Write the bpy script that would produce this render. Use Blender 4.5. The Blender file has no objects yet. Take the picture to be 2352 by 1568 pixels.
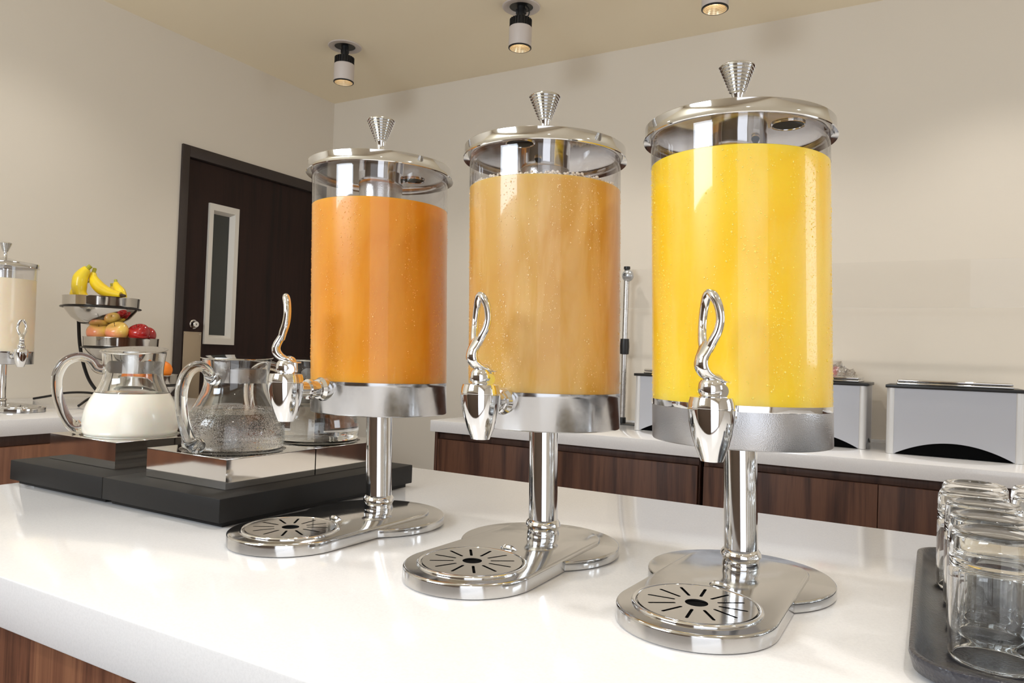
import bpy, bmesh, math, random
from math import sin, cos, pi, radians
from mathutils import Vector, Matrix, noise

random.seed(7)
SC = bpy.context.scene
COL = SC.collection

# ------------------------------------------------------------------ camera, world, light, exposure
CAM = Vector((0, 0, 1.25))
yaw, pit, rol = radians(-29.85), radians(1.2), radians(-2.0)
fw = Vector((sin(yaw) * cos(pit), cos(yaw) * cos(pit), sin(pit)))
rt0 = Vector((cos(yaw), -sin(yaw), 0)); dn0 = fw.cross(rt0)
rt = cos(rol) * rt0 + sin(rol) * dn0
dn = -sin(rol) * rt0 + cos(rol) * dn0
cd = bpy.data.cameras.new('camera'); cam = bpy.data.objects.new('camera', cd); COL.objects.link(cam)
cam.matrix_world = Matrix(((rt.x, -dn.x, -fw.x, CAM.x), (rt.y, -dn.y, -fw.y, CAM.y), (rt.z, -dn.z, -fw.z, CAM.z), (0, 0, 0, 1)))
cd.sensor_width = 36.0; cd.lens = 36.0 * 1690 / 2352; cd.clip_start = 0.02; cd.clip_end = 60
SC.camera = cam

W = bpy.data.worlds.new('world'); SC.world = W; W.use_nodes = True
W.node_tree.nodes['Background'].inputs[0].default_value = (0.92, 0.95, 1.0, 1)
W.node_tree.nodes['Background'].inputs[1].default_value = 2.6  # soft fill that enters by the added opening behind the camera

SC.view_settings.view_transform = 'Standard'
SC.view_settings.look = 'None'
SC.view_settings.gamma = 1
SC.view_settings.use_curve_mapping = False
SC.view_settings.exposure = -0.52
SC.cycles.max_bounces = 16
SC.cycles.diffuse_bounces = 5
SC.cycles.glossy_bounces = 8
SC.cycles.transmission_bounces = 14
SC.cycles.transparent_max_bounces = 16
SC.cycles.sample_clamp_indirect = 6
SC.cycles.blur_glossy = 0.3
SC.cycles.use_denoising = True
SC.cycles.use_adaptive_sampling = True
SC.cycles.adaptive_threshold = 0.02

SPOT_POWER, ISLAND_SPOT, DAY_POWER = 22, 26, 56
WARM = (1.0, 0.955, 0.895)
def area(name, loc, target, sx, sy, power, color):
    l = bpy.data.lights.new(name, 'AREA'); l.shape = 'RECTANGLE'; l.size = sx; l.size_y = sy
    l.energy = power; l.color = color
    o = bpy.data.objects.new(name, l); COL.objects.link(o)
    o.location = loc
    o.rotation_euler = (Vector(target) - Vector(loc)).to_track_quat('-Z', 'Y').to_euler()
    return o
# daylight entering through the high windows of the wall behind the camera
area('window_daylight', (-1.50, -1.28, 2.13), (-1.50, 0, 2.13), 1.24, 0.62, DAY_POWER, (0.82, 0.91, 1.0))

# daylight from the window in the right wall
area('window_daylight_side', (2.33, 1.70, 1.75), (0, 1.40, 1.55), 0.96, 0.86, DAY_POWER * 0.22, (0.80, 0.90, 1.0))

# ------------------------------------------------------------------ materials
MATS = {}
def nn(nt, t, x=0, y=0):
    n = nt.nodes.new(t); n.location = (x, y); return n
def mat(name, color, rough=0.5, metal=0.0, **kw):
    m = bpy.data.materials.new(name); m.use_nodes = True
    b = m.node_tree.nodes['Principled BSDF']
    b.inputs['Base Color'].default_value = (*color, 1)
    b.inputs['Roughness'].default_value = rough
    b.inputs['Metallic'].default_value = metal
    for k, v in kw.items():
        b.inputs[k.replace('_', ' ')].default_value = v
    MATS[name] = m
    return m
def bsdf(m): return m.node_tree.nodes['Principled BSDF']
def tex_coord(m, scale=(1, 1, 1), rot=(0, 0, 0), kind='Object'):
    nt = m.node_tree
    tc = nn(nt, 'ShaderNodeTexCoord', -1200); mp = nn(nt, 'ShaderNodeMapping', -1000)
    mp.inputs['Scale'].default_value = scale; mp.inputs['Rotation'].default_value = rot
    nt.links.new(tc.outputs[kind], mp.inputs['Vector'])
    return mp.outputs['Vector']
def noise_node(m, vec, scale, detail=3, rough=0.5, dist=0.0):
    n = nn(m.node_tree, 'ShaderNodeTexNoise', -800)
    n.inputs['Scale'].default_value = scale; n.inputs['Detail'].default_value = detail
    n.inputs['Roughness'].default_value = rough; n.inputs['Distortion'].default_value = dist
    m.node_tree.links.new(vec, n.inputs['Vector'])
    return n.outputs['Fac']
def ramp(m, fac, stops):
    r = nn(m.node_tree, 'ShaderNodeValToRGB', -500)
    e = r.color_ramp.elements
    while len(e) < len(stops): e.new(0.5)
    for i, (p, c) in enumerate(stops):
        e[i].position = p; e[i].color = (*c, 1) if len(c) == 3 else c
    m.node_tree.links.new(fac, r.inputs['Fac'])
    return r.outputs['Color']
def bump(m, height, strength=0.2, dist=0.001, target=None):
    b = nn(m.node_tree, 'ShaderNodeBump', -200, -300)
    b.inputs['Strength'].default_value = strength; b.inputs['Distance'].default_value = dist
    m.node_tree.links.new(height, b.inputs['Height'])
    tgt = target or bsdf(m)
    m.node_tree.links.new(b.outputs['Normal'], tgt.inputs['Normal'])
    return b
def math_node(m, op, a, b=None, clamp=False):
    n = nn(m.node_tree, 'ShaderNodeMath', -400); n.operation = op; n.use_clamp = clamp
    for i, v in enumerate((a, b)):
        if v is None: continue
        if isinstance(v, (int, float)): n.inputs[i].default_value = v
        else: m.node_tree.links.new(v, n.inputs[i])
    return n.outputs[0]
def srgb(r, g, b):
    return tuple(((c / 255) / 12.92 if c / 255 <= 0.04045 else ((c / 255 + 0.055) / 1.055) ** 2.4) for c in (r, g, b))

wallm = mat('wall_paint', srgb(221, 212, 198), 0.75)
v = tex_coord(wallm, (1, 1, 1)); bump(wallm, noise_node(wallm, v, 260, 4, 0.7), 0.25, 0.0006)
ceilm = mat('ceiling_paint', srgb(248, 236, 210), 0.85)
v = tex_coord(ceilm); bump(ceilm, noise_node(ceilm, v, 200, 3, 0.6), 0.2, 0.0006)
panel_paint = mat('taupe_panel_paint', srgb(124, 110, 100), 0.5)
floorm = mat('floor_tile', srgb(120, 98, 80), 0.35)
v = tex_coord(floorm)
floorm.node_tree.links.new(ramp(floorm, noise_node(floorm, v, 3, 5), [(0.3, srgb(105, 84, 68)), (0.7, srgb(138, 116, 96))]), bsdf(floorm).inputs['Base Color'])
quartz = mat('white_quartz', srgb(240, 239, 240), 0.14, Coat_Weight=0.35, Coat_Roughness=0.05)
v = tex_coord(quartz)
quartz.node_tree.links.new(ramp(quartz, noise_node(quartz, v, 420, 2, 0.8), [(0.25, srgb(234, 233, 234)), (0.6, srgb(242, 241, 242))]), bsdf(quartz).inputs['Base Color'])

def wood(name, c0, c1, c2, rough=0.45, seed=0.0):
    m = mat(name, c1, rough)
    nt = m.node_tree
    tc = nn(nt, 'ShaderNodeTexCoord', -1400); mp = nn(nt, 'ShaderNodeMapping', -1200)
    mp.inputs['Scale'].default_value = (1, 1, 0.06); mp.inputs['Location'].default_value = (seed, seed * 0.7, 0)
    nt.links.new(tc.outputs['Object'], mp.inputs['Vector'])
    vec = mp.outputs['Vector']
    big = noise_node(m, vec, 9, 3, 0.55, 1.2)
    med = noise_node(m, vec, 34, 4, 0.6, 0.6)
    mp2 = nn(nt, 'ShaderNodeMapping', -1200, -300); mp2.inputs['Scale'].default_value = (1, 1, 0.012)
    nt.links.new(tc.outputs['Object'], mp2.inputs['Vector'])
    fine = noise_node(m, mp2.outputs['Vector'], 520, 3, 0.7)
    a = math_node(m, 'MULTIPLY', big, 0.55); b = math_node(m, 'MULTIPLY', med, 0.35); c = math_node(m, 'MULTIPLY', fine, 0.14)
    s = math_node(m, 'ADD', math_node(m, 'ADD', a, b), c)
    nt.links.new(ramp(m, s, [(0.38, c0), (0.47, c1), (0.56, c2), (0.62, c1), (0.70, c0)]), bsdf(m).inputs['Base Color'])
    bump(m, fine, 0.12, 0.0004)
    return m
walnut = wood('walnut_laminate', srgb(58, 36, 27), srgb(106, 68, 50), srgb(138, 94, 68), 0.42)
walnut_b = wood('walnut_laminate_dark', srgb(46, 28, 21), srgb(78, 50, 38), srgb(100, 67, 50), 0.5, 3.7)
for _w in (walnut, walnut_b): bsdf(_w).inputs['Specular IOR Level'].default_value = 0.3
walnut_rail = wood('walnut_rail', srgb(50, 34, 28), srgb(72, 50, 42), srgb(84, 62, 52), 0.5, 1.3)
wenge = wood('wenge_door', srgb(26, 15, 13), srgb(36, 20, 16), srgb(43, 25, 20), 0.5, 5.1)
bsdf(wenge).inputs['Specular IOR Level'].default_value = 0.25
frame_paint = mat('dark_frame_paint', srgb(52, 42, 38), 0.5)
white_frame = mat('cream_vision_frame', srgb(214, 208, 198), 0.35)
black_glass = mat('dark_door_glass', srgb(42, 46, 44), 0.06, 0, Coat_Weight=0.4)

def chrome_mat(name, color, rough, scratch=0.0):
    m = mat(name, color, rough, 1.0)
    if scratch:
        v = tex_coord(m)
        n = noise_node(m, v, 60, 4, 0.7)
        m.node_tree.links.new(ramp(m, n, [(0.35, (rough,) * 3), (0.75, (rough + scratch,) * 3)]), bsdf(m).inputs['Roughness'])
    return m
chrome = chrome_mat('polished_chrome', (0.82, 0.825, 0.835), 0.045, 0.05)
chrome_base = chrome_mat('chrome_base_plate', (0.62, 0.615, 0.61), 0.07, 0.08)
lidm = chrome_mat('polished_lid_steel', (0.72, 0.715, 0.71), 0.05, 0.03)
steel = chrome_mat('brushed_steel', (0.62, 0.60, 0.58), 0.25, 0.15)
boxchrome = chrome_mat('mirror_steel', (0.83, 0.80, 0.77), 0.05, 0.03)
bowlm = chrome_mat('bowl_steel', (0.60, 0.575, 0.54), 0.08, 0.05)
bandm = chrome_mat('band_steel', (0.52, 0.52, 0.53), 0.12, 0.14)
frosted = mat('condensation_steel', (0.54, 0.54, 0.56), 0.32, 1.0)
v = tex_coord(frosted)
vo = nn(frosted.node_tree, 'ShaderNodeTexVoronoi', -800); vo.inputs['Scale'].default_value = 1100
frosted.node_tree.links.new(v, vo.inputs['Vector'])
bump(frosted, vo.outputs['Distance'], 0.3, 0.0004)
frosted.node_tree.links.new(ramp(frosted, noise_node(frosted, v, 22, 5, 0.65), [(0.35, (0.28,) * 3), (0.65, (0.42,) * 3)]), bsdf(frosted).inputs['Roughness'])
icesteel = mat('damp_steel', (0.55, 0.53, 0.50), 0.22, 1.0)
v = tex_coord(icesteel); vo = nn(icesteel.node_tree, 'ShaderNodeTexVoronoi', -800); vo.inputs['Scale'].default_value = 700
icesteel.node_tree.links.new(v, vo.inputs['Vector']); bump(icesteel, vo.outputs['Distance'], 0.15, 0.0004)
alu = mat('satin_aluminium', srgb(184, 185, 191), 0.42, 0.35)
v = tex_coord(alu, (1, 1, 40)); bump(alu, noise_node(alu, v, 300, 2), 0.05, 0.0003)
postm = mat('aluminium_post', srgb(222, 221, 220), 0.35, 0.35)
blackp = mat('black_plastic', srgb(26, 25, 25), 0.38)
blackmatt = mat('black_void', srgb(5, 5, 6), 0.9, Specular_IOR_Level=0.1)  # near-black that colours in the darkness of hollows
trayblack = mat('black_powder_coat', srgb(25, 23, 22), 0.62)
bsdf(trayblack).inputs['Specular IOR Level'].default_value = 0.3
v = tex_coord(trayblack); bump(trayblack, noise_node(trayblack, v, 900, 2), 0.15, 0.0003)
rubber = mat('white_rubber', srgb(215, 215, 212), 0.6)
wire = mat('black_wire', srgb(24, 20, 19), 0.3, 0.2)
barblack = mat('black_tray_plastic', srgb(50, 50, 58), 0.33, Coat_Weight=0.5, Coat_Roughness=0.25)
v = tex_coord(barblack); vo = nn(barblack.node_tree, 'ShaderNodeTexVoronoi', -800); vo.inputs['Scale'].default_value = 420
barblack.node_tree.links.new(v, vo.inputs['Vector']); bump(barblack, vo.outputs['Distance'], 0.6, 0.0008)

def glass(name, ior=1.5, color=(1, 1, 1), rough=0.0):
    m = mat(name, color, rough, 0, IOR=ior, Transmission_Weight=1.0)
    return m
glassm = glass('clear_glass', 1.5, (0.985, 0.995, 0.99))
tumbler_glass = glass('tumbler_glass', 1.47, (0.995, 1.0, 0.997))
waterm = glass('water', 1.33)
v = tex_coord(waterm)
# jug glass covered with droplets where cold water stands behind it
wetglass = glass('wet_jug_glass', 1.5, (0.985, 0.99, 0.99))
v = tex_coord(wetglass)
vo = nn(wetglass.node_tree, 'ShaderNodeTexVoronoi', -800); vo.inputs['Scale'].default_value = 560
wetglass.node_tree.links.new(v, vo.inputs['Vector'])
sep = nn(wetglass.node_tree, 'ShaderNodeSeparateXYZ', -900, -300); wetglass.node_tree.links.new(v, sep.inputs[0])
low = math_node(wetglass, 'LESS_THAN', sep.outputs['Z'], 0.058)
h = math_node(wetglass, 'MULTIPLY', math_node(wetglass, 'SUBTRACT', 0.45, vo.outputs['Distance'], True), low)
mpw = nn(wetglass.node_tree, 'ShaderNodeMapping', -1000, -600); mpw.inputs['Scale'].default_value = (1, 1, 0.2)
wetglass.node_tree.links.new(v, mpw.inputs['Vector'])
runs = ramp(wetglass, noise_node(wetglass, mpw.outputs['Vector'], 60, 3, 0.6), [(0.42, (.35, .35, .35)), (0.6, (1, 1, 1))])
bump(wetglass, math_node(wetglass, 'MULTIPLY', h, runs), 0.5, 0.0014)

def thin_glass(name, tint=(1, 1, 1), rough=0.02, ior=1.45, boost=1.0):
    m = bpy.data.materials.new(name); m.use_nodes = True; nt = m.node_tree
    nt.nodes.clear()
    out = nn(nt, 'ShaderNodeOutputMaterial', 400); mix = nn(nt, 'ShaderNodeMixShader', 200)
    tr = nn(nt, 'ShaderNodeBsdfTransparent'); tr.inputs[0].default_value = (*tint, 1)
    gl = nn(nt, 'ShaderNodeBsdfGlossy', 0, -200); gl.inputs['Roughness'].default_value = rough
    lw = nn(nt, 'ShaderNodeLayerWeight', -600, 200); lw.inputs['Blend'].default_value = 0.5
    f0 = ((ior - 1) / (ior + 1)) ** 2
    pw = nn(nt, 'ShaderNodeMath', -400, 200); pw.operation = 'POWER'; pw.inputs[1].default_value = 5
    nt.links.new(lw.outputs['Facing'], pw.inputs[0])
    ma = nn(nt, 'ShaderNodeMath', -200, 200); ma.operation = 'MULTIPLY_ADD'; ma.inputs[1].default_value = 1 - f0; ma.inputs[2].default_value = f0
    nt.links.new(pw.outputs[0], ma.inputs[0])
    mu = nn(nt, 'ShaderNodeMath', 0, 200); mu.operation = 'MULTIPLY'; mu.inputs[1].default_value = boost; mu.use_clamp = True
    nt.links.new(ma.outputs[0], mu.inputs[0])
    nt.links.new(mu.outputs[0], mix.inputs[0]); nt.links.new(tr.outputs[0], mix.inputs[1]); nt.links.new(gl.outputs[0], mix.inputs[2])
    nt.links.new(mix.outputs[0], out.inputs['Surface'])
    return m
acrylic = thin_glass('clear_acrylic', (0.965, 0.965, 0.975), 0.015, 1.5, 1.15)
guard = thin_glass('clear_guard_glass', (0.985, 0.985, 0.985), 0.02, 1.45, 0.35)
edge_glint_m = mat('pale_edge_glint', srgb(226, 220, 208), 0.2)  # pale colour for a painted glint on the glass edge
crumple = thin_glass('crumpled_clear_plastic', (0.86, 0.85, 0.84), 0.12, 1.5, 2.2)

def juice(name, main, deep, coat=0.6, hazec=(1, 1, 1), haze=0.25, rough=0.35):
    m = mat(name, main, rough, Coat_Weight=coat, Coat_Roughness=0.04, Subsurface_Weight=0.45, Subsurface_Scale=0.03)
    bsdf(m).inputs['Subsurface Radius'].default_value = (1.0, 0.6, 0.2)
    nt = m.node_tree
    v = tex_coord(m)
    # soft cloudy colour through the drink
    cloud = noise_node(m, v, 7, 3, 0.5, 0.3)
    base = ramp(m, cloud, [(0.3, main), (0.75, deep)])
    # condensation on the outside: patches of fine droplets with runs
    mp = nn(nt, 'ShaderNodeMapping', -1000, -500); mp.inputs['Scale'].default_value = (1, 1, 0.22)
    nt.links.new(v, mp.inputs['Vector'])
    patch = noise_node(m, mp.outputs['Vector'], 26, 4, 0.6, 0.4)
    zone = ramp(m, patch, [(0.47, (0, 0, 0)), (0.62, (1, 1, 1))])
    vo = nn(nt, 'ShaderNodeTexVoronoi', -800, -600); vo.inputs['Scale'].default_value = 520
    nt.links.new(v, vo.inputs['Vector'])
    drop = math_node(m, 'SUBTRACT', 0.30, vo.outputs['Distance'], True)
    dropm = math_node(m, 'MULTIPLY', drop, zone)
    b = bump(m, dropm, 0.7, 0.004)
    nt.links.new(b.outputs['Normal'], bsdf(m).inputs['Coat Normal'])
    for l in list(nt.links):
        if l.to_socket == bsdf(m).inputs['Normal']: nt.links.remove(l)
    mx = nn(nt, 'ShaderNodeMix', -200, 300); mx.data_type = 'RGBA'
    nt.links.new(math_node(m, 'MULTIPLY', zone, haze), mx.inputs['Factor'])
    nt.links.new(base, mx.inputs['A']); mx.inputs['B'].default_value = (*hazec, 1)
    nt.links.new(mx.outputs['Result'], bsdf(m).inputs['Base Color'])
    return m
juice_orange = juice('orange_carrot_juice', srgb(230, 154, 24), srgb(210, 124, 8), 0.42, srgb(236, 176, 80), 0.25)
juice_apple = juice('cloudy_apple_juice', srgb(212, 170, 88), srgb(198, 138, 50), 0.45, srgb(232, 200, 148), 0.4)
juice_yellow = juice('yellow_orange_juice', srgb(255, 212, 40), srgb(255, 194, 22), 0.6, srgb(255, 232, 140), 0.2)
juice_cream = juice('cream_drink', srgb(238, 222, 196), srgb(234, 216, 188), 0.4, srgb(240, 226, 204), 0.1)
bead_m = {}
for _j, _c in ((juice_orange, srgb(244, 176, 70)), (juice_apple, srgb(238, 204, 144)), (juice_yellow, srgb(255, 228, 90)), (juice_cream, srgb(240, 226, 204))):
    bead_m[_j.name] = mat('bead_' + _j.name, _c, 0.08, Coat_Weight=1.0, Coat_Roughness=0.02, IOR=1.7)
milkm = mat('milk', srgb(246, 242, 230), 0.25, Coat_Weight=0.8, Coat_Roughness=0.03, Subsurface_Weight=0.2, Subsurface_Scale=0.01)
foamm = mat('bubble_foam', srgb(246, 234, 214), 0.10, Coat_Weight=1.0)

def fruit(name, c0, c1, scale=5, rough=0.3, kind=None):
    m = mat(name, c0, rough, Coat_Weight=0.4, Coat_Roughness=0.15)
    v = tex_coord(m)
    m.node_tree.links.new(ramp(m, noise_node(m, v, scale, 4, 0.5), [(0.4, c0), (0.62, c1)]), bsdf(m).inputs['Base Color'])
    return m
banana_m = fruit('banana_skin', srgb(252, 222, 40), srgb(244, 205, 25), 12, 0.45)
banana_green = mat('banana_stalk', srgb(176, 172, 50), 0.55)
banana_tip = mat('banana_tip', srgb(70, 50, 28), 0.7)
apple_y = fruit('yellow_pink_apple', srgb(250, 212, 104), srgb(240, 146, 104), 9)
apple_r = fruit('red_apple', srgb(160, 16, 24), srgb(190, 40, 36), 16, 0.2)
apple_g = fruit('yellow_apple', srgb(236, 208, 60), srgb(226, 196, 70), 14)
orange_m = mat('orange_peel', srgb(246, 134, 26), 0.45)
v = tex_coord(orange_m); bump(orange_m, noise_node(orange_m, v, 420, 2), 0.3, 0.001)
stem_m = mat('apple_stem', srgb(80, 56, 34), 0.7)
pinkm = mat('pink_plastic', srgb(236, 150, 146), 0.4)
creamm = mat('cream_plastic', srgb(232, 222, 206), 0.4)
spotwhite = mat('spot_white', srgb(206, 196, 190), 0.5)
spotblack = mat('spot_black', srgb(20, 20, 22), 0.45)
spotreflector = mat('spot_reflector', srgb(235, 215, 180), 0.25, 0.6)
bulb = bpy.data.materials.new('lamp_glow'); bulb.use_nodes = True
bulb.node_tree.nodes.clear()
_o = bulb.node_tree.nodes.new('ShaderNodeOutputMaterial'); _e = bulb.node_tree.nodes.new('ShaderNodeEmission')
_e.inputs[0].default_value = (1, 0.9, 0.72, 1); _e.inputs[1].default_value = 12
bulb.node_tree.links.new(_e.outputs[0], _o.inputs[0])
plate_m = mat('worn_brushed_plate', srgb(176, 160, 138), 0.4, 0.6)
greyclamp = mat('grey_clamp', srgb(188, 190, 192), 0.3, 0.6)

# ------------------------------------------------------------------ mesh helpers
def finish(name, bm, m, parent=None, smooth=True, angle=40, loc=None):
    me = bpy.data.meshes.new(name)
    bm.normal_update()
    bm.to_mesh(me); bm.free()
    if m: me.materials.append(m)
    if smooth:
        me.polygons.foreach_set('use_smooth', [True] * len(me.polygons))
        me.set_sharp_from_angle(angle=radians(angle))
    o = bpy.data.objects.new(name, me); COL.objects.link(o)
    if parent: o.parent = parent
    if loc is not None: o.location = loc
    return o
def tag(o, label=None, cat=None, group=None, kind=None):
    if label: o['label'] = label
    if cat: o['category'] = cat
    if group: o['group'] = group
    if kind: o['kind'] = kind
    return o
def empty(name, loc=(0, 0, 0), label=None, cat=None, group=None, rz=0):
    o = bpy.data.objects.new(name, None); COL.objects.link(o)
    o.location = loc; o.rotation_euler = (0, 0, rz); o.empty_display_size = 0.05
    return tag(o, label, cat, group)
def copy_tree(o, parent=None):
    kids = [c for c in COL.objects if c.parent == o]
    c = o.copy(); COL.objects.link(c)
    if parent: c.parent = parent
    for k in kids: copy_tree(k, c)
    return c
def box(bm, x0, x1, y0, y1, z0, z1, bev=0.0, seg=2):
    vs = [bm.verts.new(p) for p in ((x0, y0, z0), (x1, y0, z0), (x1, y1, z0), (x0, y1, z0), (x0, y0, z1), (x1, y0, z1), (x1, y1, z1), (x0, y1, z1))]
    fs = [bm.faces.new([vs[i] for i in q]) for q in ((3, 2, 1, 0), (4, 5, 6, 7), (0, 1, 5, 4), (1, 2, 6, 5), (2, 3, 7, 6), (3, 0, 4, 7))]
    if bev:
        es = list({e for f in fs for e in f.edges})
        bmesh.ops.bevel(bm, geom=es, offset=bev, segments=seg, profile=0.5, affect='EDGES')
    return bm
def boxobj(name, m, x0, x1, y0, y1, z0, z1, bev=0.002, parent=None, seg=2):
    return finish(name, box(bmesh.new(), x0, x1, y0, y1, z0, z1, bev, seg), m, parent)
def lathe(bm, prof, seg=64, c=(0, 0, 0), axis=None):
    """prof: list of (r, z); r==0 closes. axis: optional matrix"""
    rings = []
    for r, z in prof:
        if r <= 1e-7:
            rings.append([bm.verts.new((0, 0, z))])
        else:
            rings.append([bm.verts.new((r * cos(2 * pi * i / seg), r * sin(2 * pi * i / seg), z)) for i in range(seg)])
    allv = [v for r in rings for v in r]
    for a, b in zip(rings, rings[1:]):
        if len(a) == 1 and len(b) == 1: continue
        for i in range(seg):
            j = (i + 1) % seg
            if len(a) == 1: bm.faces.new((a[0], b[j], b[i])[::-1])
            elif len(b) == 1: bm.faces.new((a[i], a[j], b[0]))
            else: bm.faces.new((a[i], a[j], b[j], b[i]))
    mtx = Matrix.Translation(c) @ (axis if axis else Matrix())
    bmesh.ops.transform(bm, matrix=mtx, verts=allv)
    return bm
def resample(pts, n):
    pts = [Vector(p) for p in pts]; out = []
    P = [2 * pts[0] - pts[1]] + pts + [2 * pts[-1] - pts[-2]]
    m = len(pts) - 1
    for k in range(n + 1):
        t = k / n * m; i = min(int(t), m - 1); u = t - i
        p0, p1, p2, p3 = P[i:i + 4]
        out.append(0.5 * ((2 * p1) + (p2 - p0) * u + (2 * p0 - 5 * p1 + 4 * p2 - p3) * u * u + (3 * p1 - p0 - 3 * p2 + p3) * u ** 3))
    return out
def resample_f(f, n):
    return [v.x for v in resample([(x, 0, 0) for x in f], n)]
def tube(bm, pts, radii, n=40, seg=14, up=(0, 0, 1), flat=1.0, closed=False):
    """smooth tube; flat scales the radius along the 'up'-derived side axis"""
    P = resample(pts, n) if not closed else [Vector(p) for p in pts]
    R = resample_f(radii, n) if not closed and not isinstance(radii, (int, float)) else ([radii] * len(P) if isinstance(radii, (int, float)) else radii)
    F = flat if isinstance(flat, (list, tuple)) else None
    if F: F = resample_f(F, len(P) - 1)
    rings = []; L = len(P); side = None
    for i, p in enumerate(P):
        if closed: t = (P[(i + 1) % L] - P[i - 1]).normalized()
        else: t = (P[min(i + 1, L - 1)] - P[max(i - 1, 0)]).normalized()
        if side is None:
            side = t.cross(Vector(up))
            if side.length < 1e-4: side = t.cross(Vector((1, 0, 0)))
        side = (side - t * side.dot(t)).normalized()
        nrm = side.cross(t)
        fl = F[i] if F else flat
        rings.append([bm.verts.new(p + side * (R[i] * fl * cos(2 * pi * k / seg)) + nrm * (R[i] * sin(2 * pi * k / seg))) for k in range(seg)])
    rng = range(L) if closed else range(L - 1)
    for i in rng:
        a, b = rings[i], rings[(i + 1) % L]
        for k in range(seg):
            j = (k + 1) % seg
            bm.faces.new((a[k], a[j], b[j], b[k]))
    if not closed:
        for ring, s in ((rings[0], -1), (rings[-1], 1)):
            c = bm.verts.new(sum((v.co for v in ring), Vector()) / seg)
            for k in range(seg):
                j = (k + 1) % seg
                bm.faces.new((ring[j], ring[k], c) if s < 0 else (ring[k], ring[j], c))
    bmesh.ops.recalc_face_normals(bm, faces=bm.faces[:])
    return bm
def ringtube(bm, R, r, z=0, c=(0, 0), n=64, seg=12):
    return tube(bm, [(c[0] + R * cos(2 * pi * i / n), c[1] + R * sin(2 * pi * i / n), z) for i in range(n)], r, closed=True, seg=seg)
def prism(bm, outline, z0, z1, bev=0.002, steps=3):
    n = len(outline)
    pts = [Vector((p[0], p[1], 0)) for p in outline]
    if sum(pts[i].x * pts[(i + 1) % n].y - pts[(i + 1) % n].x * pts[i].y for i in range(n)) < 0: pts.reverse()
    nor = []
    for i in range(n):
        a = (pts[i] - pts[i - 1]).normalized(); b = (pts[(i + 1) % n] - pts[i]).normalized()
        t = (a + b).normalized(); nor.append(Vector((t.y, -t.x, 0)))
    rings = []
    def ring(off, z): rings.append([bm.verts.new((p.x - q.x * off, p.y - q.y * off, z)) for p, q in zip(pts, nor)])
    ring(0, z0); ring(0, z1 - bev)
    for k in range(1, steps + 1):
        a = k / steps * pi / 2
        ring(bev * (1 - cos(a)), z1 - bev + bev * sin(a))
    for a, b in zip(rings, rings[1:]):
        for i in range(n):
            j = (i + 1) % n; bm.faces.new((a[i], a[j], b[j], b[i]))
    bm.faces.new(rings[-1]); bm.faces.new(list(reversed(rings[0])))
    return bm
def flat_cut(outer, holes, thick, z=0):
    """flat plate with holes from a filled 2D curve -> bmesh"""
    cu = bpy.data.curves.new('cut', 'CURVE'); cu.dimensions = '2D'; cu.fill_mode = 'BOTH'; cu.extrude = thick / 2
    for loop in [outer] + holes:
        sp = cu.splines.new('POLY'); sp.points.add(len(loop) - 1)
        for p, q in zip(sp.points, loop): p.co = (q[0], q[1], 0, 1)
        sp.use_cyclic_u = True
    o = bpy.data.objects.new('cut', cu); COL.objects.link(o)
    dg = bpy.context.evaluated_depsgraph_get()
    me = bpy.data.meshes.new_from_object(o.evaluated_get(dg))
    bm = bmesh.new(); bm.from_mesh(me)
    bmesh.ops.remove_doubles(bm, verts=bm.verts[:], dist=1e-6)
    bpy.data.objects.remove(o); bpy.data.curves.remove(cu); bpy.data.meshes.remove(me)
    bmesh.ops.translate(bm, vec=(0, 0, z + thick / 2), verts=bm.verts[:])
    bmesh.ops.recalc_face_normals(bm, faces=bm.faces[:])
    return bm
def circle_pts(r, n=64, c=(0, 0)):
    return [(c[0] + r * cos(2 * pi * i / n), c[1] + r * sin(2 * pi * i / n)) for i in range(n)]
def xf(bm, mtx):
    bmesh.ops.transform(bm, matrix=mtx, verts=bm.verts[:]); return bm
RZ = lambda a: Matrix.Rotation(a, 4, 'Z')
def axis_to(dirv):
    return Vector(dirv).to_track_quat('Z', 'Y').to_matrix().to_4x4()

# ------------------------------------------------------------------ room shell
XL, XR, YB, YF, ZC = -2.9068, 2.4, 3.0, -1.35, 2.6165
def struct(name, bm, m, parent=None, **k):
    o = finish(name, bm, m, parent, smooth=False, **k)
    if parent is None: tag(o, kind='structure')
    return o
struct('floor', box(bmesh.new(), XL - .1, XR + .1, YF - .1, YB + .1, -0.1, 0), floorm)
struct('ceiling', box(bmesh.new(), XL - .1, XR + .1, YF - .1, YB + .1, ZC, ZC + .1), ceilm)
struct('wall_back', box(bmesh.new(), XL - .1, XR + .1, YB, YB + .1, 0, ZC), wallm)
bm = bmesh.new()
box(bm, XR, XR + .1, YF, 1.2, 0, ZC); box(bm, XR, XR + .1, 2.2, YB, 0, ZC); box(bm, XR, XR + .1, 1.2, 2.2, 0, 1.28); box(bm, XR, XR + .1, 1.2, 2.2, 2.22, ZC)
struct('wall_right', bm, wallm)
w = empty('window_2', (XR, 1.7, 1.28)); tag(w, kind='structure')
bm = bmesh.new()
for q in ((-.5, -.47, 0, .94), (.47, .5, 0, .94), (-.5, .5, 0, .03), (-.5, .5, .91, .94)): box(bm, 0, .06, q[0], q[1], q[2], q[3])
finish('window_frame', bm, white_frame, w, False)
# left wall with the door opening
DY0, DY1, DZ = 2.068, 2.955, 2.143
bm = bmesh.new()
box(bm, XL - .1, XL, YF, DY0, 0, ZC); box(bm, XL - .1, XL, DY1, YB, 0, ZC); box(bm, XL - .1, XL, DY0, DY1, DZ, ZC)
struct('wall_left', bm, wallm)
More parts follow.
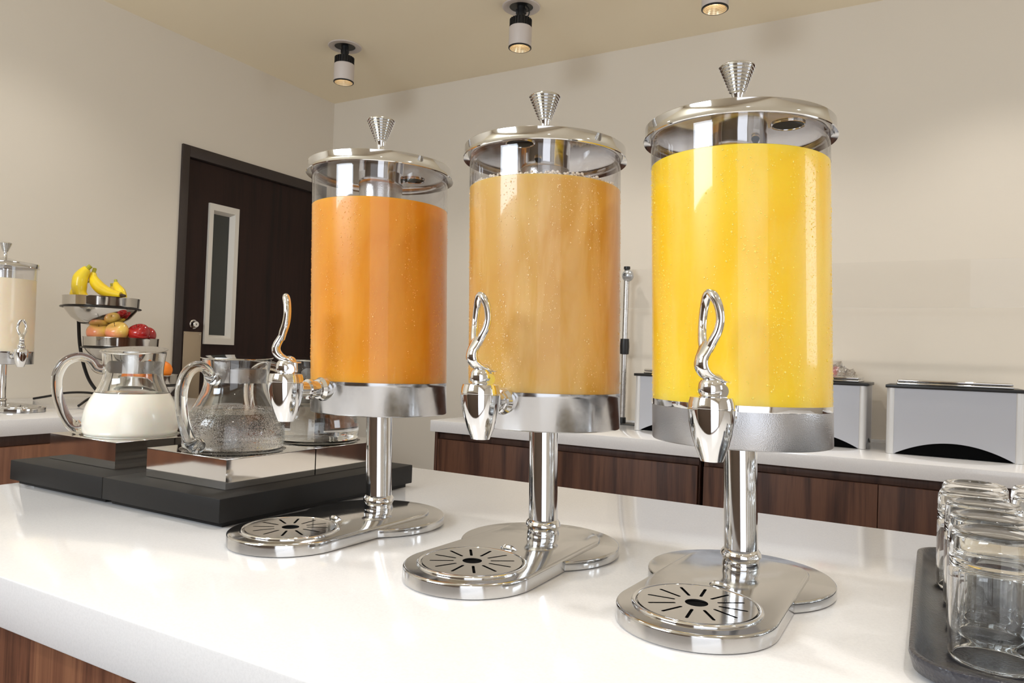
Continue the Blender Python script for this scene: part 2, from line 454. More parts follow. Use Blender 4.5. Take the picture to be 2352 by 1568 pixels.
# wall behind the camera with a window and an added fill opening
bm = bmesh.new()
WX = [(-2.15, -0.85)]; PX = (0.25, 2.25)   # high window, wide opening added to let in soft frontal fill
for a, b in ((XL, WX[0][0]), (WX[0][1], PX[0]), (PX[1], XR)): box(bm, a, b, YF - .1, YF, 0, ZC)
box(bm, PX[0], PX[1], YF - .1, YF, 2.35, ZC)
for a, b in WX:
    box(bm, a, b, YF - .1, YF, 0, 1.79); box(bm, a, b, YF - .1, YF, 2.47, ZC)
struct('wall_front', bm, wallm)
for i, (a, b) in enumerate(WX):
    w = empty('window_%d' % (i + 1), ((a + b) / 2, YF, 1.79)); tag(w, kind='structure')
    bm = bmesh.new(); h = (b - a) / 2
    for q in ((-h, -h + .03, 0, .68), (h - .03, h, 0, .68), (-h, h, 0, .03), (-h, h, .65, .68)):
        box(bm, q[0], q[1], -.06, .0, q[2], q[3])
    finish('window_frame', bm, white_frame, w, False)

struct('reflection_panel_1', box(bmesh.new(), XL, PX[0], YF, YF + .02, 0, 1.72), panel_paint)  # unseen panel added to give the chrome something darker to reflect
# door
d = empty('door_1', (XL, DY0, 0)); tag(d, kind='structure')
dl = DY1 - DY0
bm = bmesh.new()
for q in ((0, .036, 0, DZ), (dl - .036, dl, 0, DZ), (.036, dl - .036, DZ - .05, DZ)):
    box(bm, -.09, .012, q[0], q[1], q[2], q[3], .002)
finish('door_frame', bm, frame_paint, d)
wy0, wy1, wz0, wz1 = 2.228 - DY0, 2.394 - DY0, 1.260, 1.912
bm = bmesh.new()
px0, px1 = -.055, -.012
for q in ((.038, wy0 + .01, .01, DZ - .053), (wy1 - .01, dl - .038, .01, DZ - .053), (wy0 + .01, wy1 - .01, .01, wz0 + .01), (wy0 + .01, wy1 - .01, wz1 - .01, DZ - .053)):
    box(bm, px0, px1, q[0], q[1], q[2], q[3])
finish('door_leaf', bm, wenge, d, False)
# bevelled frame of the narrow window in the door
bm = bmesh.new()
def rect(y0, y1, z0, z1, x): return [(x, y0, z0), (x, y1, z0), (x, y1, z1), (x, y0, z1)]
rs = [rect(wy0, wy1, wz0, wz1, px1), rect(wy0, wy1, wz0, wz1, px1 + .012), rect(wy0 + .022, wy1 - .022, wz0 + .03, wz1 - .03, px1 + .012),
      rect(wy0 + .036, wy1 - .036, wz0 + .043, wz1 - .043, px1 - .014)]
rv = [[bm.verts.new(p) for p in r] for r in rs]
for a, b in zip(rv, rv[1:]):
    for i in range(4): bm.faces.new((a[i], a[(i + 1) % 4], b[(i + 1) % 4], b[i]))
bmesh.ops.recalc_face_normals(bm, faces=bm.faces[:])
wfr = finish('vision_frame', bm, white_frame, d, False)
bm = box(bmesh.new(), px1 - .02, px1 - .0145, wy0 + .03, wy1 - .03, wz0 + .035, wz1 - .035)
finish('vision_pane', bm, black_glass, d, False)
bm = lathe(bmesh.new(), [(0, 0), (.021, 0), (.021, .004), (.0165, .006), (.0155, .02), (.013, .023), (0, .0235)], 40, (px1, 2.1745 - DY0, 1.3475), Matrix.Rotation(pi / 2, 4, 'Y'))
lock = finish('deadbolt', bm, chrome, d)
bm = box(bmesh.new(), px1 + .023, px1 + .0245, 2.1735 - DY0, 2.1755 - DY0, 1.3435, 1.3515)
finish('keyhole', bm, blackmatt, lock, False)
bm = box(bmesh.new(), px1, px1 + .0025, 2.126 - DY0, 2.2185 - DY0, 0.95, 1.3135, .0008)
pp = finish('push_plate', bm, plate_m, d)
for yy in (2.134, 2.2105):
    bm = lathe(bmesh.new(), [(0, .0), (.0028, 0), (.0022, .0012), (0, .0014)], 12, (px1 + .0025, yy - DY0, 1.303), Matrix.Rotation(pi / 2, 4, 'Y'))
    finish('screw', bm, steel, pp)
struct('wall_corridor', box(bmesh.new(), XL - .3, XL - .25, DY0 - .3, DY1 + .3, 0, ZC), wallm)

# ------------------------------------------------------------------ ceiling spotlights
def make_spot():
    t = empty('ceiling_spotlight', (0, 0, 0), None, 'spotlight', 'adjustable ceiling spotlights')
    finish('ceiling_trim', lathe(bmesh.new(), [(.048, 0), (.073, 0), (.075, -.002), (.072, -.005), (.05, -.006), (.046, -.003), (.046, .0), (.048, 0)], 48), spotwhite, t)
    finish('recess', lathe(bmesh.new(), [(0, -.0015), (.0475, -.0015), (.0475, -.0005), (0, -.0005)], 40), spotblack, t)
    bm = bmesh.new(); lathe(bm, [(0, 0), (.016, 0), (.014, -.02), (.017, -.03), (.014, -.052), (0, -.052)], 20)
    box(bm, -.02, .02, -.006, .006, -.03, -.01, .001)
    finish('joint', bm, spotblack, t)
    finish('cable', tube(bmesh.new(), [(.02, -.01, 0), (.034, -.014, -.02), (.033, -.012, -.04), (.018, -.008, -.053)], [.0025] * 4, 16, 8), spotblack, t)
    bm = bmesh.new(); lathe(bm, [(0, -.05), (.038, -.05), (.0405, -.053), (.0405, -.085), (0, -.085)], 40)
    for i in range(24):
        a = 2 * pi * i / 24; b2 = box(bmesh.new(), .039, .0435, -.0018, .0018, -.083, -.052)
        xf(b2, RZ(a)); me = bpy.data.meshes.new('t'); b2.to_mesh(me); b2.free(); bm.from_mesh(me); bpy.data.meshes.remove(me)
    finish('heat_sink', bm, spotblack, t)
    finish('lamp_body', lathe(bmesh.new(), [(0, -.083), (.0425, -.083), (.0445, -.085), (.0445, -.162), (.0425, -.1655), (.040, -.1655), (.040, -.12), (0, -.12)], 48), spotwhite, t)
    finish('trim_ring', lathe(bmesh.new(), [(.0428, -.1610), (.0450, -.1610), (.0450, -.1640), (.0415, -.1662), (.0405, -.1655), (.0428, -.1650)], 48), spotblack, t)
    bm = bmesh.new(); pr = []
    for k in range(9): pr += [(.0398 - k * .0026, -.1655 + k * .0045), (.0398 - k * .0026 - .0012, -.1655 + k * .0045 + .0006)]
    lathe(bm, pr, 40); finish('reflector', bm, spotreflector, t)
    finish('lamp', lathe(bmesh.new(), [(0, -.138), (.017, -.138), (.021, -.134), (0, -.134)], 32), bulb, t)
    return t
spot_proto = make_spot()
spots = [(-2.32, 2.445, 'white ceiling spotlight nearest the corner of the room above the dark door', 0.10, -0.12),
         (-1.4235, 2.462, 'white ceiling spotlight above the middle drink dispenser', 0.04, 0.12),
         (-0.668, 2.468, 'white ceiling spotlight cut off by the top of the photo, rightmost of the three', 0.02, 0.10)]
extra = [(0.2, 2.47), (1.1, 2.47), (-2.32, 1.35), (-1.45, 0.75), (-0.62, 0.8), (0.25, 0.8), (1.1, 0.8), (-1.0, -0.5), (0.4, -0.5)]
def spot_light(loc, tx, ty, power):
    l = bpy.data.lights.new('spot_beam', 'SPOT'); l.energy = power; l.color = WARM
    l.spot_size = radians(120); l.spot_blend = 1.0; l.shadow_soft_size = 0.03
    o = bpy.data.objects.new('spot_beam', l); COL.objects.link(o); o.location = loc
    o.rotation_euler = Vector((tx, ty, -1)).to_track_quat('-Z', 'Y').to_euler()
for i, s in enumerate(spots):
    o = spot_proto if i == 0 else copy_tree(spot_proto)
    o.location = (s[0], s[1], ZC); o['label'] = s[2]
    o.rotation_euler = (0, 0, [0, .3, .6][i])
    spot_light((s[0], s[1], ZC - .172), s[3], s[4], SPOT_POWER)
for i, (x, y) in enumerate(extra):
    if y > 1: spot_light((x, y, ZC - .172), -.30 if x < -2 else 0, 0.12 if y > 2 else 0, SPOT_POWER * (.5 if x < -2 else .95))
    else: spot_light((x, y, ZC - .172), 0, 0.03, ISLAND_SPOT)

# ------------------------------------------------------------------ counters
ZI, ZK = 1.035, 0.985
o = boxobj('island_worktop', quartz, -1.193, 1.35, .355, 1.122, .990, ZI, .0015)
tag(o, 'long white quartz worktop in front carrying the three juice dispensers', 'countertop')
isl = empty('island_cabinet', (0, .74, 0), 'brown walnut cabinet under the front white worktop', 'cabinet')
def rel(p, x0, x1, y0, y1, z0, z1, name, m, bev=.001, par=None):
    L = p.location
    return boxobj(name, m, x0 - L.x, x1 - L.x, y0 - L.y, y1 - L.y, z0 - L.z, z1 - L.z, bev, par or p)
rel(isl, -1.165, 1.32, .38, 1.095, .09, .9895, 'carcass', walnut)
for k in range(4):
    a = -1.168 + k * .6235
    rel(isl, a + .0015, a + .622, .366, .3805, .10, .9875, 'panel', walnut, .0008)
rel(isl, -1.15, 1.30, .40, 1.08, 0.001, .09, 'plinth', blackp)

o = boxobj('back_worktop', quartz, -1.7535, 1.9, 2.418, 2.985, .940, ZK, .0015)
tag(o, 'white quartz worktop along the far wall under the food warmers', 'countertop')
bsp = boxobj('backsplash', quartz, -1.7535, 1.9, 2.985, 2.9985, .935, ZK + .012, .001, o)
def back_cabinet(x0, x1, nd, label):
    c = empty('base_cabinet', (x0, 2.7, 0), label, 'cabinet', 'walnut cabinets under the far worktop')
    rel(c, x0, x1, 2.452, 2.98, .1, .9395, 'carcass', walnut_b)
    rel(c, x0 + .016, x1 - .002, 2.445, 2.4525, .9125, .9385, 'rail', walnut_rail)
    if x0 < -1.7: rel(c, x0, x0 + .012, 2.434, 2.4525, .1, .938, 'end_panel', walnut_b)
    a0 = x0 + (.016 if x0 < -1.7 else .003)
    w = (x1 - .003 - a0) / nd
    for k in range(nd):
        rel(c, a0 + k * w + .001, a0 + (k + 1) * w - .001, 2.431, 2.4515, .105, .911, 'cabinet_door', walnut_b, .001)
    rel(c, x0 + .01, x1 - .01, 2.49, 2.96, 0.001, .1, 'plinth', blackp)
back_cabinet(-1.7405, -.667, 2, 'walnut two-door cabinet at the left end of the far counter')
back_cabinet(-.655, .385, 2, 'walnut two-door cabinet in the middle of the far counter behind the right dispenser')
back_cabinet(.39, 1.88, 3, 'walnut cabinet hidden at the right end of the far counter')

o = boxobj('side_worktop', quartz, XL + .002, -2.140, -.6, 1.98, .991, ZI, .0015)
tag(o, 'white quartz worktop along the left wall under the fruit stand', 'countertop')
c = empty('side_cabinet', (-2.5, .7, 0), 'walnut cabinet below the left worktop at the photo edge', 'cabinet')
rel(c, XL + .003, -2.17, -.58, 1.96, .1, .9905, 'carcass', walnut)
rel(c, -2.1705, -2.163, -.57, 1.95, .962, .9895, 'rail', walnut_rail)
for k in range(5): rel(c, -2.1705, -2.150, -.575 + k * .507, -.575 + (k + 1) * .507 - .003, .105, .9605, 'cabinet_door', walnut)
rel(c, XL + .003, -2.2, -.56, 1.94, 0.001, .1, 'plinth', blackp)

# ------------------------------------------------------------------ juice dispensers
_b = bmesh.new(); bmesh.ops.create_icosphere(_b, subdivisions=2, radius=1)
_b.verts.ensure_lookup_table()
BEAD_V = [v.co.copy() for v in _b.verts]; BEAD_F = [[v.index for v in f.verts] for f in _b.faces]; _b.free()
def beads(name, mats, m, parent, ln):
    V = []; F = []
    for q in mats:
        n = len(V); V += [q @ c for c in BEAD_V]; F += [[i + n for i in f] for f in BEAD_F]
    me = bpy.data.meshes.new(name); me.from_pydata(V, [], F)
    bm = bmesh.new(); bm.from_mesh(me); ln(bm); bm.to_mesh(me); bm.free()
    me.materials.append(m); me.polygons.foreach_set('use_smooth', [True] * len(me.polygons))
    o = bpy.data.objects.new(name, me); COL.objects.link(o); o.parent = parent
    return o
LEAN_DIR = Vector((0.8677, 0.4971, 0))
def dispenser(loc, base_a, tap_a, lever_a, lean, juice_m, juice_z, hole, label, tapD=.135, frost=False, foam=False, drops=3600):
    t = empty('drink_dispenser', loc, label, 'drink dispenser', 'glass drink dispensers on chrome stands')
    # a slightly leaning column on a level foot: every ring stays level
    def ln(bm):
        for v in bm.verts: v.co += LEAN_DIR * (lean * v.co.z)
        return bm
    A = RZ(radians(base_a)); T = RZ(radians(tap_a))
    # --- foot
    base = finish('base_plate', xf(prism(bmesh.new(), circle_pts(.0885, 96, (.008, 0)), .0012, .0105, .0022), A), chrome_base, t, angle=35)
    out = []
    for k in range(49):
        a = -pi / 2 + pi * k / 48; out.append((.143 + .068 * cos(a), .066 * sin(a)))
    for k in range(33):
        a = pi / 2 + pi * k / 32; out.append((-.012 + .048 * cos(a), .061 * sin(a)))
    finish('drip_platform', xf(prism(bmesh.new(), out, .0010, .0140, .0024), A), chrome_base, t, angle=35)
    # --- drip grille with raised rim, slots and a centre hole
    rim = bmesh.new(); ringtube(rim, .0515, .0022, .0146, (.143, 0), 96, 12); xf(rim, A)
    finish('drip_rim', rim, chrome, t)
    holes = [circle_pts(.0095, 32)]
    for k in range(12):
        a = 2 * pi * k / 12 + .12; w = .00135; r0, r1 = .0185, .0405
        holes.append([(r * cos(a) - s * w * sin(a), r * sin(a) + s * w * cos(a)) for r, s in ((r0, -1), (r1, -1), (r1 + .001, 0), (r1, 1), (r0, 1), (r0 - .001, 0))])
    g = flat_cut(circle_pts(.0485, 72), holes, .0012, .0152); xf(g, A @ Matrix.Translation((.143, 0, 0)))
    finish('drip_grille', g, chrome_base, t, angle=30)
    shade_disc = lathe(bmesh.new(), [(0, .0141), (.0485, .0141), (.0485, .0146), (0, .0146)], 48, (.143, 0, 0)); xf(shade_disc, A)
    finish('slot_shade_disc', shade_disc, blackmatt, t)  # black disc put in as the shade below the slots
    fin = bmesh.new(); tube(fin, [(.075, -.009, .0138), (.0765, -.004, .0160), (.0765, .004, .0160), (.075, .009, .0138)], [.0012, .0022, .0022, .0012], 14, 8); xf(fin, A)
    finish('lift_tab', fin, chrome, t)
    for a, r in ((.0, .19), (2.2, .08), (-2.2, .08)):
        f = lathe(bmesh.new(), [(0, 0), (.006, 0), (.006, .0015), (0, .0015)], 16, (.008 + r * cos(a), r * sin(a), 0)); xf(f, A)
        finish('rubber_foot', f, rubber, t)
    # --- pole with turned collar
    finish('pole', ln(lathe(bmesh.new(), [(0, .013), (.0172, .013), (.0163, .0175), (.0163, .139), (0, .139)], 48)), chrome, t)
    finish('collar', ln(lathe(bmesh.new(), [(.0163, .0138), (.0178, .0138), (.0182, .0165), (.0172, .0200), (.0172, .0225), (.0198, .0262), (.0192, .0295), (.0170, .0325), (.0162, .0330)], 48)), chrome, t)
    # --- band
    r = .0862
    prof = [(0, .1385), (r - .003, .1385), (r - .0008, .1390), (r, .1402), (r, .1735), (r + .0003, .1740), (r + .0003, .1785), (r - .0010, .1788), (r - .0012, .176), (0, .176)]
    if frost:
        finish('steel_band', ln(lathe(bmesh.new(), prof[:5] + [(r - .001, .1735), (0, .1735)], 96)), frosted, t)
        finish('band_lip', ln(lathe(bmesh.new(), [(r - .001, .1728), (r + .0004, .1730), (r + .0006, .1738), (r + .0006, .1788), (r - .001, .1790), (r - .001, .1728)], 96)), chrome, t)
    else:
        finish('steel_band', ln(lathe(bmesh.new(), prof, 96)), bandm, t)
    # --- tank wall above the drink, drink filling the rest
    finish('tank', ln(lathe(bmesh.new(), [(r, juice_z), (r, .4405), (r - .0028, .4405), (r - .0028, juice_z)], 96)), acrylic, t)
    finish('drink', ln(lathe(bmesh.new(), [(0, .1760), (r - .0003, .1760), (r - .0003, juice_z - .0004), (r - .0009, juice_z), (0, juice_z)], 128)), juice_m, t)
    if foam:
        rnd = random.Random(3); items = []
        for k in range(520):
            a = 2 * pi * k / 520 + rnd.uniform(-.01, .01); rr = rnd.uniform(.0010, .0021); up = rnd.choice((.2, 1.0, 2.2)) * rr
            d = r - .0034 - rr - rnd.random() * .003
            items.append(Matrix.Translation((d * cos(a), d * sin(a), juice_z + up)) @ Matrix.Diagonal((rr, rr, rr, 1)))
        tag(beads('foam_bubbles', items, foamm, t, ln), kind='stuff')
    # --- beads of condensation on the cold tank wall, thicker in patches and runs
    if drops:
        rnd = random.Random(int(loc[0] * 1000) + 9); items = []
        while len(items) < drops:
            a = rnd.uniform(0, 2 * pi); z = rnd.uniform(.182, juice_z - .004)
            q = noise.noise(Vector((cos(a) * 3.2, sin(a) * 3.2, z * 7 + loc[0] * 10))) * .6 + noise.noise(Vector((cos(a) * 14, sin(a) * 14, z * 9))) * .5
            if q < rnd.uniform(-.05, .55): continue
            s_ = rnd.uniform(.00018, .00036) * (1 + 1.1 * max(0, rnd.gauss(0, .6)))
            items.append(Matrix.Translation((r * cos(a), r * sin(a), z)) @ RZ(a) @ Matrix.Diagonal((.5 * s_, s_, s_ * rnd.uniform(1, 1.5), 1)))
        tag(beads('condensation', items, bead_m[juice_m.name], t, ln), kind='stuff')
    # --- hanging ice tube
    finish('ice_tube', ln(lathe(bmesh.new(), [(0, juice_z - .02), (.0275, juice_z - .02), (.0275, .4298), (0, .4298)], 56)), icesteel, t)
    finish('tube_collar', ln(lathe(bmesh.new(), [(.0270, .4290), (.0283, .4292), (.0283, .4446), (0, .4446)], 56)), lidm, t)
    # --- lid
    lid = finish('lid', ln(lathe(bmesh.new(), [(0, .4445), (.0805, .4445), (.0835, .4420), (.0868, .4402), (.0905, .4393), (.0932, .4388), (.0938, .4396), (.0926, .4418), (.0920, .4440), (.0920, .4524), (.0914, .4530), (.0880, .4530), (.05, .4600), (.020, .4670), (.010, .4690), (0, .4690)], 112)), lidm, t, angle=32)
    kp = [(0, .466), (.0100, .466), (.0105, .4675), (.0080, .4690), (.0055, .4720), (.0053, .4850), (.0062, .4870)]
    n = 9
    for k in range(n):
        rr = .0080 + (.0180 - .0080) * k / (n - 1); z = .4878 + k * .0031
        for q in range(5):
            aa = -pi / 2 + pi * q / 4
            kp.append((rr - .0016 + .0020 * cos(aa), z + .0014 + .00138 * sin(aa)))
    kp += [(.0162, .5160), (.0120, .5176), (0, .5180)]
    finish('lid_knob', ln(lathe(bmesh.new(), kp, 48)), chrome, lid, angle=60)
    if hole:
        hx, hy = hole
        finish('vent_dark_disc', ln(lathe(bmesh.new(), [(0, .4441), (.0140, .4441), (.0140, .4445), (0, .4445)], 36, (hx, hy, 0))), blackmatt, lid)  # black disc, no real opening: its dark inside is painted on
        b = bmesh.new(); ringtube(b, .0150, .0010, .4438, (hx, hy), 40, 8); finish('vent_rim', ln(b), lidm, lid)
    # --- tap
    D = tapD; zc = .1690
    pipe = bmesh.new(); Xax = Matrix.Rotation(pi / 2, 4, 'Y')
    lathe(pipe, [(0, r - .002), (.0128, r - .002), (.0140, r + .001), (.0140, r + .006), (.0115, r + .010), (.0095, r + .0105), (.0095, r + .020), (.0118, r + .0205), (.0118, r + .0245), (.0090, r + .025), (.0090, D - .010), (0, D - .010)], 40, (0, 0, zc), Xax)
    xf(pipe, T); finish('tap_pipe', ln(pipe), chrome, t, angle=30)
    body = lathe(bmesh.new(), [(0, .1340), (.0074, .1340), (.0082, .1330), (.0092, .1332), (.0136, .1440), (.0170, .1550), (.0190, .1660), (.0197, .1745), (.0198, .1768), (.0191, .1772), (.0196, .1780), (.0189, .1830), (.0177, .1868), (.0155, .1876), (0, .1880)], 56, (D, 0, 0))
    xf(body, T); tap = finish('tap', ln(body), chrome, t, angle=38)
    off = T @ Vector((D, 0, 0))
    hub = lathe(bmesh.new(), [(0, .187), (.0085, .187), (.0105, .1895), (.0112, .1935), (.0105, .1985), (.0085, .2015), (0, .203)], 36)
    box(hub, -.0125, -.0065, -.0052, .0052, .1885, .2010, .0012)
    Lm = Matrix.Translation(off) @ RZ(radians(lever_a))
    hub2 = bmesh.new(); lathe(hub2, [(0, -.0105), (.0055, -.0105), (.0065, -.009), (.0065, .009), (.0055, .0105), (0, .0105)], 28, (-.004, 0, .1925), Matrix.Rotation(pi / 2, 4, 'X'))
    me = bpy.data.meshes.new('t'); hub2.to_mesh(me); hub2.free(); hub.from_mesh(me); bpy.data.meshes.remove(me)
    xf(hub, Lm); finish('tap_hub', ln(hub), chrome, tap, angle=38)
    # lever: tongue over the hub, S stem, looped grip with a slot  (local x = outwards)
    lv = bmesh.new()
    stem = [(-.0165, 0, .2000), (-.009, 0, .2005), (-.001, 0, .2030), (.0065, 0, .2065), (.0108, 0, .2125), (.0103, 0, .2190), (.0068, 0, .2260), (.0035, 0, .2320)]
    tube(lv, stem, [.0010, .0017, .0034, .0046, .0050, .0046, .0042, .0038], 44, 16, (0, 0, 1), [5.5, 5.2, 2.5, 1.6, 1.45, 1.5, 1.9, 2.5])
    bmesh.ops.create_uvsphere(lv, u_segments=24, v_segments=14, radius=.0078, matrix=Matrix.Translation((-.0035, 0, .2010)) @ Matrix.Diagonal((1, .95, .82, 1)))
    for s in (-1, 1):
        loop = [(.0055, s * .0030, .2260), (.0036, s * .0062, .2340), (.0008, s * .0096, .2430), (-.0008, s * .0106, .2530), (-.0008, s * .0084, .2640), (.0003, s * .0040, .2725), (.0010, 0, .2755)]
        tube(lv, loop, [.0038, .0040, .0038, .0037, .0039, .0042, .0034], 40, 14)
    xf(lv, Lm); finish('tap_lever', ln(lv), chrome, tap, angle=60)
    return t
dispenser((-.613, .741, ZI), -93, -98.5, -136, -.032, juice_orange, .3985, (.0227, .0383), 'dispenser of dark orange juice beside the black tray, leftmost of the three', .140)
dispenser((-.3805, .7500, ZI), -91.5, -91, -112, -.029, juice_apple, .4050, (.0028, -.0634), 'dispenser of cloudy light amber juice between the two orange ones', .131, foam=True)
dispenser((-.162, .757, ZI), -92, -87.5, -123, -.036, juice_yellow, .4130, (.0516, -.0216), 'dispenser of bright yellow orange juice with frosted steel band', .130, frost=True)
dispenser((-2.517, 1.199, ZI), -4, -4, -20, -.01, juice_cream, .402, None, 'dispenser of cream white drink on the left worktop at the photo edge', .132, drops=0)

# ------------------------------------------------------------------ black trays, mirror boxes and jugs
ZT = 1.0704
def black_tray(x0, x1, y0, y1, label):
    t = empty('display_tray', (x0, y0, ZI), label, 'tray', 'black display trays under the jugs')
    w, h = x1 - x0, y1 - y0
    boxobj('tray_top', trayblack, .0004, w - .0004, 0, h, .0065, ZT - ZI, .0012, t)
    boxobj('foot', trayblack, .009, w - .006, .009, h - .009, .0003, .0067, .0005, t)
black_tray(-1.193, -.960, .587, .957, 'matt black raised tray under the milk jug')
black_tray(-.960, -.7255, .587, .957, 'matt black raised tray under the two water jugs')
def mirror_box(x0, x1, y0, y1, r, label):
    t = empty('jug_cooler', ((x0 + x1) / 2, (y0 + y1) / 2, ZT), label, 'stand', 'square mirror steel jug stands')
    w, h = (x1 - x0) / 2, (y1 - y0) / 2; H = .0388
    t2 = flat_cut([(-w, -h), (w, -h), (w, h), (-w, h)], [circle_pts(r, 72)], .0014, H - .0014)
    finish('top_plate', t2, boxchrome, t, smooth=False)
    bm = bmesh.new(); box(bm, -w, w, -h, -h + .001, .0005, H - .0012); box(bm, -w, w, h - .001, h, .0005, H - .0012)
    box(bm, -w, -w + .001, -h + .001, h - .001, .0005, H - .0012); box(bm, w - .001, w, -h + .001, h - .001, .0005, H - .0012)
    finish('side_wall', bm, boxchrome, t, smooth=False)
    finish('well', lathe(bmesh.new(), [(r, H - .0008), (r, .034), (r - .004, .0325), (0, .0325), (0, .031), (r + .001, .031), (r + .001, H - .0008)], 72), steel, t)
    return t
ZB = ZT + .0388
mirror_box(-.9265, -.7665, .6275, .7805, .0705, 'mirror steel jug stand at the front corner of the black tray')
mirror_box(-.9265, -.7665, .7825, .9355, .0705, 'mirror steel jug stand behind the front one, next to the left dispenser pole')
mirror_box(-1.1722, -1.0045, .6315, .7845, .0705, 'mirror steel jug stand under the milk jug')

def jug(loc, handle_a, fill, level, label, H=.127, wet=False, band_a=0, tab_a=None, lid_tilt=3.5):
    t = empty('glass_jug', loc, label, 'jug', 'lidded glass jugs')
    s = H / .127
    outer = [(0, 0), (.058, 0), (.0640, .0015), (.0668, .006), (.0678, .014), (.0676, .026), (.0650, .040), (.0590, .054), (.0520, .066), (.0455, .080), (.0428, .092), (.0430, .103), (.0445, .115), (.0460, .127)]
    zs = resample([(r, z * s, 0) for r, z in outer], 60)
    outp = [(v.x, v.y) for v in zs]
    th = .0024
    inner = [(max(x - th, 0), y) for x, y in outp if y > .0045]
    ib = inner[0][0]
    prof = outp + [(outp[-1][0] - th * .5, outp[-1][1] + .0006)] + [(x, y) for x, y in reversed(inner)] + [(ib * .9, .0045), (0, .0042)]
    prof[0] = (0, prof[0][1])
    gm = wetglass if wet else glassm
    def r_at(z):
        for a, b in zip(outp, outp[1:]):
            if a[1] <= z <= b[1] and b[1] > a[1]: return a[0] + (b[0] - a[0]) * (z - a[1]) / (b[1] - a[1])
        return .06
    if fill == 'milk':
        # glass above the milk, milk showing straight through the wall below
        zs2 = [z for _, z in outp if z > level + .001]
        up = [(r_at(level), level)] + [(x, z) for x, z in outp if z > level + .001]
        ip = [(x - th, z) for x, z in up]
        finish('jug_glass', lathe(bmesh.new(), up + [(up[-1][0] - th * .5, up[-1][1] + .0006)] + list(reversed(ip)) + [up[0]], 72), glassm, t, angle=60)
        mp = [(0, 0)] + [(x, z) for x, z in outp[1:] if z < level - .001] + [(r_at(level), level - .0003), (r_at(level) - .003, level - .0005), (0, level - .0005)]
        finish('milk', lathe(bmesh.new(), mp, 96), milkm, t, angle=60)
    else:
        finish('jug_glass', lathe(bmesh.new(), prof, 96), gm, t, angle=60)
        if fill == 'water':
            wp = [(0, .0038), (ib * .9, .0041)] + [(x - th + .0006, z) for x, z in outp if .0048 < z < level] + [(r_at(level) - th + .0006, level), (0, level)]
            finish('water', lathe(bmesh.new(), wp, 96), waterm, t, angle=60)
    # thick looped glass handle
    hp = [(.0400, 0, .098), (.0500, 0, .1005), (.0600, 0, .112), (.0760, 0, .1165), (.0930, 0, .108), (.1020, 0, .088), (.1010, 0, .062), (.0930, 0, .036), (.0830, 0, .018), (.0730, 0, .0115), (.0665, 0, .0150)]
    hb = tube(bmesh.new(), [(x, y, z * s) for x, y, z in hp], [.0085, .0075, .0068, .0072, .0078, .0078, .0074, .0074, .0082, .0100, .0095], 70, 20, (0, 1, 0))
    xf(hb, RZ(radians(handle_a))); finish('handle', hb, glassm, t, angle=60)
    # flat steel lid with its inner spring band
    tilt = Matrix.Translation((0, 0, H)) @ Matrix.Rotation(radians(lid_tilt), 4, LEAN_DIR) @ Matrix.Translation((0, 0, -H))
    lid = finish('jug_lid', xf(lathe(bmesh.new(), [(0, H + .0008), (.0425, H + .0008), (.0478, H + .0010), (.0484, H + .0016), (.0478, H + .0024), (.0455, H + .0026), (0, H + .0022)], 80), tilt), steel if fill == 'milk' else lidm, t)
    bm = bmesh.new(); n = 60; rr = .0395; a0 = radians(band_a); span = radians(235)
    for k in range(n + 1):
        a = a0 + span * k / n; e = min(1, min(k, n - k) / 4 + .15)
        hh = .0095 * math.sqrt(e if e < 1 else 1)
        bm.verts.new((rr * cos(a), rr * sin(a), .094 * s + .0095 - hh)); bm.verts.new((rr * cos(a), rr * sin(a), .094 * s + .0095 + hh))
    bm.verts.ensure_lookup_table()
    for k in range(n): bm.faces.new([bm.verts[i] for i in (2 * k, 2 * k + 2, 2 * k + 3, 2 * k + 1)])
    bmesh.ops.solidify(bm, geom=bm.faces[:], thickness=.0007)
    finish('spring_band', bm, steel, lid, angle=30)
    bm = bmesh.new()
    for a in ([tab_a] if tab_a is not None else [band_a + 60, band_a + 170]):
        b2 = box(bmesh.new(), rr - .0006, rr + .0004, -.011, .011, .094 * s, H + .001, .0002); xf(b2, RZ(radians(a)))
        me = bpy.data.meshes.new('t'); b2.to_mesh(me); b2.free(); bm.from_mesh(me); bpy.data.meshes.remove(me)
    finish('lid_tab', bm, steel, lid, angle=30)
    return t
jug((-1.0885, .708, ZB - .0012), -123, 'milk', .066, 'lidded glass jug half full of milk', .130, band_a=-100, lid_tilt=7.5)
jug((-.8465, .704, ZB - .0012), -79, 'water', .0520, 'lidded glass jug half full of iced water with droplets, in front', .126, True, -80, -68)
jug((-.8465, .859, ZB - .0012), -118, 'water', .0550, 'lidded glass jug of clear water partly behind the left dispenser', .126, False, -60, None)

# ------------------------------------------------------------------ tumblers on a black bar tray
t = empty('bar_tray', (.1, .76, ZI), 'shallow black plastic tray with rounded corners under the upturned tumblers', 'tray')
def rrect(x0, x1, y0, y1, r, n=10):
    p = []
    for cx, cy, a0 in ((x1 - r, y1 - r, 0), (x0 + r, y1 - r, 90), (x0 + r, y0 + r, 180), (x1 - r, y0 + r, 270)):
        for k in range(n + 1):
            a = radians(a0 + 90 * k / n); p.append((cx + r * cos(a), cy + r * sin(a)))
    return p
bm = bmesh.new()
lv = [(.010, .0005), (.003, .004), (.0, .0145), (.0005, .0165), (.002, .0172), (.0045, .0165), (.007, .012), (.014, .006), (.019, .0042)]
rings = []
for off, z in lv:
    rings.append([bm.verts.new((x - .1, y - .76, z)) for x, y in rrect(-.012 + off, .235 - off, .575 + off, .975 - off, .036 - off * .6)])
for a, b in zip(rings, rings[1:]):
    for i in range(len(a)): bm.faces.new((a[i], a[(i + 1) % len(a)], b[(i + 1) % len(a)], b[i]))
